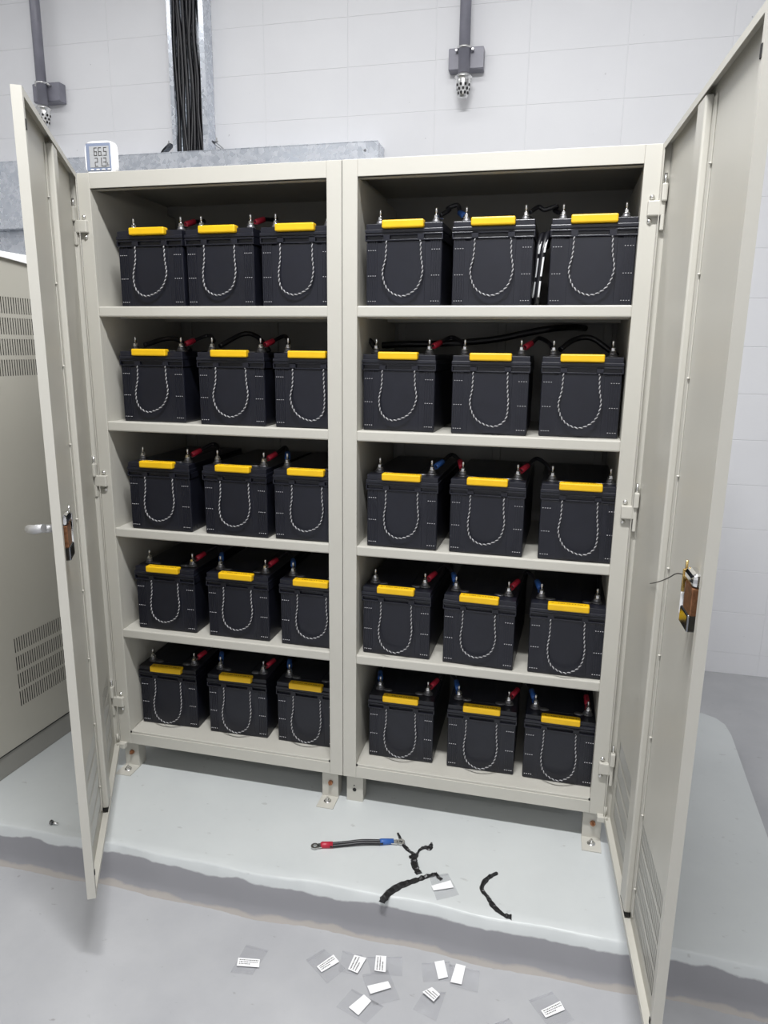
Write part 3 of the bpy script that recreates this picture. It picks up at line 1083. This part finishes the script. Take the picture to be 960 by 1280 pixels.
# hanging pipes with bracket block and perforated nozzle
def pipe(x, label):
    loc = (x, 1.35, 2.21)
    t = thing('ceiling_pipe', loc, label, 'pipe', 'grey pipes on the back wall')
    S = shift(loc)
    MB(S).tube([(x, 1.35, 2.205), (x, 1.35, CEILZ - .002)], .0215, 20).build('pipe', DUCTGREY, t)
    m = MB(S)
    m.box(x - .064, x + .072, 1.375, YW - .001, 2.232, 2.312, bev=.003)
    m.box(x - .064, x + .072, 1.372, 1.377, 2.236, 2.308)
    m.build('bracket', DUCTGREY, t)
    m = MB(S)
    bm = bmesh.new()
    seg = 28
    for zz in (2.300,):
        ring = []
        for k in range(seg):
            a = 2 * math.pi * k / seg
            ring.append([bm.verts.new((x + rr * math.cos(a), 1.35 + rr * math.sin(a), zz + dz)) for rr, dz in ((.0215, -.004), (.0275, -.003), (.0275, .003), (.0215, .004))])
        for k in range(seg):
            a, b = ring[k], ring[(k + 1) % seg]
            for q in range(3):
                bm.faces.new((a[q], b[q], b[q + 1], a[q + 1]))
    m.bm(bm, True)
    m.cyl((x - .032, 1.35, 2.296), (x - .032, 1.376, 2.296), .004, 8)
    m.cyl((x + .032, 1.35, 2.296), (x + .032, 1.376, 2.296), .004, 8)
    m.build('clamp_ring', STEEL, t)
    m = MB(S)
    m.lathe([(.020, .0), (.024, -.006), (.034, -.014), (.034, -.019), (.027, -.021), (.0285, -.030), (.027, -.045), (.0215, -.072), (.016, -.088), (.014, -.089)], (x, 1.35, 2.214), 'Z', 24)
    nz = m.build('nozzle', STEEL, t)
    h = MB(S)
    for row, (zz, rr, tilt) in enumerate(((-.046, .0272, .2), (-.060, .0244, .2), (-.074, .0211, .28))):
        for k in range(9):
            a = 2 * math.pi * (k + (row % 2) * .5) / 9 - .4
            cx_, cy_ = math.cos(a), math.sin(a)
            pts = []
            for q in range(10):
                b = 2 * math.pi * q / 10
                du, dv = .0046 * math.cos(b), .0056 * math.sin(b)
                R_ = rr + .0006 + tilt * dv
                pts.append((x + R_ * cx_ - du * cy_, 1.35 + R_ * cy_ + du * cx_, 2.214 + zz + dv))
            h._add(pts, [list(range(10))])
    h.build('nozzle_hole', DARK_GAP, nz)
    return t


pipe(.086, 'grey vertical pipe with silver perforated nozzle above the right cabinet')
pipe(-1.80, 'grey vertical pipe with silver perforated nozzle at the upper left')

# ---------------------------------------------------------------- grey cabinet on the left
A0 = Vector((-1.0029, -.1564, ZP))
gd = Vector((.058, .9983, 0)).normalized()
ge = Vector((-gd.y, gd.x, 0))                    # into the cabinet, away from the viewer
rot = math.atan2(gd.y, gd.x) - math.pi / 2
g = thing('grey_cabinet', A0, 'tall grey-beige steel cabinet with vent slots at the left edge', 'cabinet', rz=rot)
# local: y along the visible side, x positive toward the viewer side; body lies at x < 0
m = MB()
YA, YB = -.62, .62
GZ = 1.409 - ZP
b0 = -.0145 - ZP
cols = slots(25, .107, .00905, .0043)
rows = [(a - ZP, b - ZP) for a, b in ((.2747, .3195), (.2175, .2620), (.1600, .2070), (.1030, .1510))] + \
       [(a - ZP, b - ZP) for a, b in ((1.251, 1.296), (1.194, 1.2395), (1.137, 1.182), (1.080, 1.125))]
perforated(m, YA, YB, b0, GZ, cols, rows, lambda s, z, q: (-q * .0015, s, z))
m.box(-.75, 0, YA, YA + .002, b0, GZ)
m.box(-.75, 0, YB - .002, YB, b0, GZ)
m.box(-.75, -.748, YA, YB, b0, GZ)
m.box(-.75, .0, YA, YB, GZ - .002, GZ)
m.build('shell', GREYCAB, g)
MB().box(-.74, -.006, YA + .006, YB - .006, b0 + .02, GZ - .006).build('dark_interior', DARKIN, g)
mb = MB()
mb.box(-.745, -.003, YA + .004, YB - .004, 0.0, b0, bev=.002)
mb.build('base', mat('grey_base_enamel', (0.30, 0.295, 0.27), 0.5), g)
MB().box(-.75, .001, YA, YB, b0 - .0015, b0 + .0015).build('base_seam', DARK_GAP, g)
# paper lying on top with its corner over the edge
pp = MB(shift((-1.02, .07, 1.4105)))
vs = []
for i in range(9):
    for j in range(4):
        u, v = i / 8, j / 3
        x_ = (-1.13, -1.05, -.9865, -.9800)[j] + .058 * (y_off := -.06 + .20 * u - .07)
        y_ = -.06 + .20 * u + .02 * v
        vs.append((x_, y_, 1.4115 + (0, .006, .0035, -.004 - .018 * u)[j]))
pp._add(vs, [(i * 4 + j, (i + 1) * 4 + j, (i + 1) * 4 + j + 1, i * 4 + j + 1) for i in range(8) for j in range(3)], True)
pp._add([(v[0], v[1], v[2] + .0012) for v in vs], [(i * 4 + j, (i + 1) * 4 + j, (i + 1) * 4 + j + 1, i * 4 + j + 1) for i in range(8) for j in range(3)], True)
o = pp.build('paper_sheet', PAPER, loc=(-1.02, .07, 1.4105))
tag(o, 'white paper sheet lying on top of the grey cabinet', 'paper')

# ---------------------------------------------------------------- thermo-hygrometer on top of the left cabinet
hl = Vector((-.647, .030, H))
hy = thing('thermo_hygrometer', hl, 'white digital thermo-hygrometer standing on top of the left cabinet', 'thermometer', rz=.05)
m = MB()
bm = bmesh.new()
n = 40
outl = []
for k in range(n):
    a = 2 * math.pi * k / n
    e = 5.0
    cxx, sxx = math.cos(a), math.sin(a)
    rr = (abs(cxx) ** e + abs(sxx) ** e) ** (-1 / e)
    outl.append((.0430 * rr * cxx, .040 + .0395 * rr * sxx))


def rounded(mb, sc, y0, y1, inset):
    pts0 = [(p[0] * sc, y0 + inset, .040 + (p[1] - .040) * sc) for p in outl]
    k0 = 1 - .06
    pts = [[(p[0] * sc * k0, y0, .040 + (p[1] - .040) * sc * k0) for p in outl], [(p[0] * sc, y0 + inset, .040 + (p[1] - .040) * sc) for p in outl], [(p[0] * sc, y1, .040 + (p[1] - .040) * sc) for p in outl]]
    vs_ = [q for ring in pts for q in ring]
    fs_ = [list(range(n)), list(range(2 * n, 3 * n))]
    for r_ in range(2):
        for k_ in range(n):
            fs_.append((r_ * n + k_, r_ * n + (k_ + 1) % n, (r_ + 1) * n + (k_ + 1) % n, (r_ + 1) * n + k_))
    mb._add(vs_, fs_, False)


bm.free()
rounded(m, 1.0, -.004, .011, .004)
m.build('body', WHITE, hy)
m = MB()
m.box(-.036, .031, -.0052, -.003, .0085, .0735, bev=.002)
m.build('bezel', BEZEL, hy)
m = MB()
m.box(-.027, .027, -.0060, -.005, .0165, .0665, bev=.0008)
m.build('display', LCD, hy)
m = MB()
for k in range(4):
    m.box(-.026 + k * .0155, -.017 + k * .0155, -.0062, -.005, .0105, .0135, bev=.0008)
m.build('button', WHITE, hy)
SEG = {'0': 'abcdef', '1': 'bc', '2': 'abged', '3': 'abgcd', '5': 'afgcd', '6': 'afgedc'}


def digit(mb, ch, x, z, w, h, t=.0016):
    y0, y1 = -.0064, -.0059
    d = {'a': (x, x + w, z + h - t, z + h), 'g': (x, x + w, z + h / 2 - t / 2, z + h / 2 + t / 2), 'd': (x, x + w, z, z + t),
         'f': (x, x + t, z + h / 2, z + h), 'e': (x, x + t, z, z + h / 2), 'b': (x + w - t, x + w, z + h / 2, z + h), 'c': (x + w - t, x + w, z, z + h / 2)}
    for s in SEG[ch]:
        a, b_, c_, d_ = d[s]
        mb.box(a, b_, y0, y1, c_, d_)


m = MB()
for ch, xx in (('6', -.014), ('6', -.002), ('5', .0125)):
    digit(m, ch, xx, .0435, .0085, .0195)
m.box(.0080, .0100, -.0064, -.0059, .0435, .0455)
for ch, xx in (('2', -.013), ('1', -.002), ('3', .0105)):
    digit(m, ch, xx, .0185, .0085, .0205)
m.box(.0078, .0098, -.0064, -.0059, .0185, .0205)
m.box(.0215, .0228, -.0064, -.0059, .0195, .0275)
m.box(.0245, .0256, -.0064, -.0059, .0195, .0235)
m.build('digits', PRINT, hy)

# ---------------------------------------------------------------- loose things on the plinth and floor
# jumper cable lying on the plinth
za = ZP + .006
cab = thing('loose_jumper', (-.004, -.187, ZP), 'short black jumper cable with red and blue ends lying on the plinth', 'cable')
S = shift((-.004, -.187, ZP))
ends = [Vector((-.021, -.198, ZP + .002)), Vector((.196, -.124, ZP + .002))]
ax = (ends[1] - ends[0]).normalized()
nn = Vector((-ax.y, ax.x, 0))
body = [(.020, -.1835, za), (.060, -.1670, za), (.100, -.1525, za + .002), (.150, -.1385, za)]
for s in (-1, 1):
    MB(S).tube(spline([Vector(p) + nn * s * .0040 for p in body], 8), .0042, 8).build('wire', CABLE, cab)
MB(S).tube([(-.003, -.1895, za), (.001, -.188, za), (.027, -.1805, za)], [.0068, .0085, .0082], 12).build('red_sleeve', RED, cab)
MB(S).tube([(.142, -.1405, za), (.148, -.138, za), (.176, -.1285, za)], [.0082, .0085, .0068], 12).build('blue_sleeve', BLUE, cab)


def ring_lug(center, d, name):
    d = Vector(d).normalized()
    nrm = Vector((-d.y, d.x, 0))
    bm = bmesh.new()
    z0, z1_ = ZP + .0036, ZP + .0062
    seg = 20
    R1, R0 = .0105, .0048
    ring = []
    for k in range(seg):
        a = 2 * math.pi * k / seg
        c_, s_ = math.cos(a), math.sin(a)
        p = lambda r_, z_: bm.verts.new((center[0] + (d.x * c_ + nrm.x * s_) * r_, center[1] + (d.y * c_ + nrm.y * s_) * r_, z_))
        ring.append((p(R0, z0), p(R1, z0), p(R1, z1_), p(R0, z1_)))
    for k in range(seg):
        a, b_ = ring[k], ring[(k + 1) % seg]
        for q in range(4):
            bm.faces.new((a[q], b_[q], b_[(q + 1) % 4], a[(q + 1) % 4]))
    m = MB(S)
    m.bm(bm, False)
    c0 = Vector((center[0], center[1], 0)) + d * .009
    c1 = Vector((center[0], center[1], 0)) + d * .026
    m.prism([tuple((c0 + nrm * .0085)[:2]), tuple((c0 - nrm * .0085)[:2]), tuple((c1 - nrm * .006)[:2]), tuple((c1 + nrm * .006)[:2])], z0, z1_)
    m.build(name, STEEL, cab)


ring_lug((-.0165, -.195), (.93, .36, 0), 'ring_lug')
ring_lug((.1945, -.1245), (-.96, -.28, 0), 'ring_lug')


# shrivelled strips of black tape
def ribbon(mb, pts, widths, z, tw=0.0):
    P = [Vector((p[0], p[1], z)) for p in pts]
    P = spline(P, 6)
    nP = len(P)
    W_ = []
    for i in range(nP):
        t = i / (nP - 1) * (len(widths) - 1)
        k = min(int(t), len(widths) - 2)
        W_.append(widths[k] + (widths[k + 1] - widths[k]) * (t - k))
    vs_, fs_ = [], []
    rr = random.Random(len(pts) * 7 + int(pts[0][0] * 1000))
    for i, p in enumerate(P):
        t = (P[min(i + 1, nP - 1)] - P[max(i - 1, 0)]).normalized()
        nrm = Vector((-t.y, t.x, 0))
        w = W_[i] * rr.uniform(.85, 1.2) / 2
        h = .0022 + rr.uniform(0, .0022)
        vs_ += [p - nrm * w, p - nrm * w * .6 + Vector((0, 0, h)), p + nrm * w * .5 + Vector((0, 0, h + rr.uniform(0, .003))), p + nrm * w]
    for i in range(nP - 1):
        for k in range(4):
            fs_.append((i * 4 + k, i * 4 + (k + 1) % 4, (i + 1) * 4 + (k + 1) % 4, (i + 1) * 4 + k))
    fs_.append([0, 1, 2, 3])
    fs_.append([(nP - 1) * 4 + k for k in range(4)])
    mb._add(vs_, fs_, False)


zz = ZP + .0004
b = Vector((.24, -.16, ZP))
m = MB(shift(b))
ribbon(m, [(.178, -.088), (.192, -.112), (.208, -.136), (.226, -.152), (.242, -.160)], [.006, .007, .011, .006, .010], zz)
ribbon(m, [(.243, -.152), (.240, -.178), (.250, -.205), (.262, -.222)], [.008, .016, .015, .016], zz)
ribbon(m, [(.243, -.158), (.247, -.138), (.258, -.126), (.270, -.124), (.272, -.104)], [.006, .006, .009, .018, .004], zz)
ribbon(m, [(.226, -.172), (.236, -.166), (.246, -.160)], [.008, .012, .008], zz)
tag(m.build('tape_strip', TAPE, loc=tuple(b)), 'black forked scrap of tape beside the loose jumper cable', 'tape', 'scraps of black tape on the plinth')
b = Vector((.25, -.25, ZP))
m = MB(shift(b))
ribbon(m, [(.194, -.335), (.202, -.304), (.224, -.273), (.258, -.245), (.290, -.221), (.302, -.214), (.308, -.222), (.318, -.229)], [.016, .020, .019, .014, .010, .009, .007, .010], zz)
tag(m.build('tape_strip', TAPE, loc=tuple(b)), 'black twisted scrap of tape reaching the small bag on the plinth', 'tape', 'scraps of black tape on the plinth')
b = Vector((.44, -.25, ZP))
m = MB(shift(b))
ribbon(m, [(.446, -.172), (.424, -.198), (.415, -.233), (.432, -.258), (.449, -.284), (.474, -.304), (.490, -.305)], [.009, .013, .010, .010, .013, .008, .016], zz)
tag(m.build('tape_strip', TAPE, loc=tuple(b)), 'black curved scrap of tape near plinth edge, rightmost of three', 'tape', 'scraps of black tape on the plinth')

# small clear bags with white labels
BAGS = [
    ('farthest left clear bag with white label on the floor', [(-.1056, -.4277), (-.0491, -.4298), (-.0576, -.5008), (-.1082, -.5071)], [(-.1064, -.4693), (-.0573, -.4614), (-.0505, -.4818), (-.1007, -.49)], 1, 0),
    ('clear bag with slanted white label, second from left on the floor', [(.0419, -.4341), (.0726, -.3944), (.1365, -.4346), (.1087, -.482)], [(.0734, -.4483), (.1001, -.4082), (.1182, -.4238), (.0885, -.4597)], 1, 0),
    ('narrow clear bag with white label, third from left along plinth foot', [(.1157, -.3905), (.1656, -.3916), (.1659, -.4466), (.1234, -.4466)], [(.1467, -.3987), (.1755, -.4004), (.167, -.4442), (.1435, -.4394)], 1, 1),
    ('wide clear bag with upright printed label, fourth from left on floor', [(.1733, -.392), (.253, -.3719), (.2642, -.424), (.1952, -.4328)], [(.1945, -.3866), (.2181, -.3829), (.2262, -.425), (.2011, -.427)], 1, 0),
    ('clear bag with blank label overlapping below the wide bag', [(.1756, -.442), (.2295, -.4155), (.2713, -.4817), (.2188, -.5105)], [(.196, -.4704), (.237, -.4477), (.2474, -.4616), (.2076, -.4877)], 0, 1),
    ('clear bag with blank slanted label nearest the viewer on floor', [(.1645, -.4804), (.2417, -.5048), (.2145, -.5532), (.1441, -.5312)], [(.1943, -.4911), (.2132, -.5022), (.1958, -.5411), (.1713, -.5283)], 0, 0),
    ('clear bag with blank label, left one of the overlapping pair', [(.2988, -.3783), (.3596, -.3585), (.3875, -.4035), (.3114, -.4269)], [(.3268, -.3712), (.3473, -.3616), (.3627, -.4034), (.3431, -.4147)], 0, 0),
    ('clear bag with blank label, right one of the overlapping pair', [(.3591, -.3675), (.4293, -.3673), (.4303, -.4257), (.3688, -.4207)], [(.3752, -.3657), (.397, -.3668), (.3945, -.4163), (.3699, -.4163)], 0, 1),
    ('crumpled clear bag with small folded label below the pair', [(.3174, -.45), (.3644, -.4382), (.3541, -.5126), (.3022, -.4973)], [(.3155, -.4586), (.3335, -.4419), (.3532, -.4551), (.3427, -.4755)], 1, 0),
    ('farthest right clear bag with printed label on the floor', [(.5367, -.415), (.5863, -.3804), (.6322, -.4391), (.5873, -.4779)], [(.564, -.4373), (.6032, -.4042), (.613, -.4231), (.5741, -.4518)], 1, 0),
    ('unlabelled clear bag cut off at the lower edge of the photo', [(.4717, -.4886), (.4997, -.4686), (.5239, -.4937), (.4935, -.5192)], [], 0, 0),
    ('small clear bag with white label lying on the plinth', [(.2852, -.2226), (.3295, -.2029), (.3657, -.267), (.3173, -.2973)], [(.2973, -.2579), (.3391, -.2283), (.35, -.2499), (.3054, -.2718)], 0, 0),
]
rb = random.Random(5)
for lab, q, lq, pr, lay in BAGS:
    base = ZP if 'plinth' in lab and 'foot' not in lab else FLOOR
    base += .0015 * lay
    q = [Vector((*p, 0)) for p in q]
    cen = sum(q, Vector()) / 4
    t = thing('plastic_bag', (cen.x, cen.y, base), lab, 'bag', 'small clear plastic bags')

    def at(u, v, Q=q):
        return Q[0] * (1 - u) * (1 - v) + Q[1] * u * (1 - v) + Q[2] * u * v + Q[3] * (1 - u) * v
    m = MB(shift((cen.x, cen.y, base)))
    N = 8
    crumple = .006 if 'crumpled' in lab else .0022
    for layer in (0, 1):
        vs_ = []
        for i in range(N + 1):
            for j in range(N + 1):
                p = at(i / N, j / N)
                edge = min(i, j, N - i, N - j) / (N / 2)
                hgt = .0006 + layer * (.0002 + min(1, edge * 1.6) * crumple * rb.uniform(.3, 1.2)) + (rb.uniform(0, .0018) if edge == 0 and layer else 0)
                vs_.append((p.x, p.y, base + hgt))
        m._add(vs_, [(i * (N + 1) + j, (i + 1) * (N + 1) + j, (i + 1) * (N + 1) + j + 1, i * (N + 1) + j + 1) for i in range(N) for j in range(N)], True)
    m.build('pouch', FILM, t)
    m = MB(shift((cen.x, cen.y, base)))
    for v0 in (.05, .09):
        a, b_ = at(.02, v0), at(.98, v0)
        m.tube([(a.x, a.y, base + .0022), (b_.x, b_.y, base + .0022)], .0006, 5)
    m.build('zip_seal', FILM, t)
    if lq:
        lq = [Vector((*p, 0)) for p in lq]
        zt = base + crumple * 1.25 + .0012
        m = MB(shift((cen.x, cen.y, base)))
        m.prism([(p.x, p.y) for p in lq], zt, zt + .0003)
        lb = m.build('label', PAPER, t)
        if pr:
            m = MB(shift((cen.x, cen.y, base)))
            swap = (lq[1] - lq[0]).length < (lq[3] - lq[0]).length

            def al(u, v):
                if swap:
                    u, v = v, 1 - u
                return lq[0] * (1 - u) * (1 - v) + lq[1] * u * (1 - v) + lq[2] * u * v + lq[3] * (1 - u) * v
            for line in range(3):
                v0 = .16 + line * .24
                u = .08
                while u < (.92 if line < 2 else .6):
                    w = rb.choice([.03, .05, .07])
                    m._add([tuple(al(u, v0) + Vector((0, 0, zt + .0005))), tuple(al(min(u + w, .95), v0) + Vector((0, 0, zt + .0005))),
                            tuple(al(min(u + w, .95), v0 + .11) + Vector((0, 0, zt + .0005))), tuple(al(u, v0 + .11) + Vector((0, 0, zt + .0005)))], [(0, 1, 2, 3)])
                    u += w + .03
            m.build('print', mat_print_grey if 'mat_print_grey' in globals() else PRINT, lb)

# small bolt lying on the plinth left of the open door
t = thing('loose_bolt', (-.726, -.283, ZP), 'small steel bolt lying on the plinth left of the open door', 'bolt')
S = shift((-.726, -.283, ZP))
MB(S).lathe([(.0065, 0), (.0065, .006)], (-.732, -.283, ZP + .0066), 'X', 6, False).build('head', mat_dark_chrome, t)
MB(S).cyl((-.726, -.283, ZP + .0066), (-.710, -.281, ZP + .0035), .0032, 8).build('shank', STEEL, t)

# ---------------------------------------------------------------- lift everything so the floor is at height 0
for o in scene.objects:
    if o.parent is None:
        o.location.z -= FLOOR
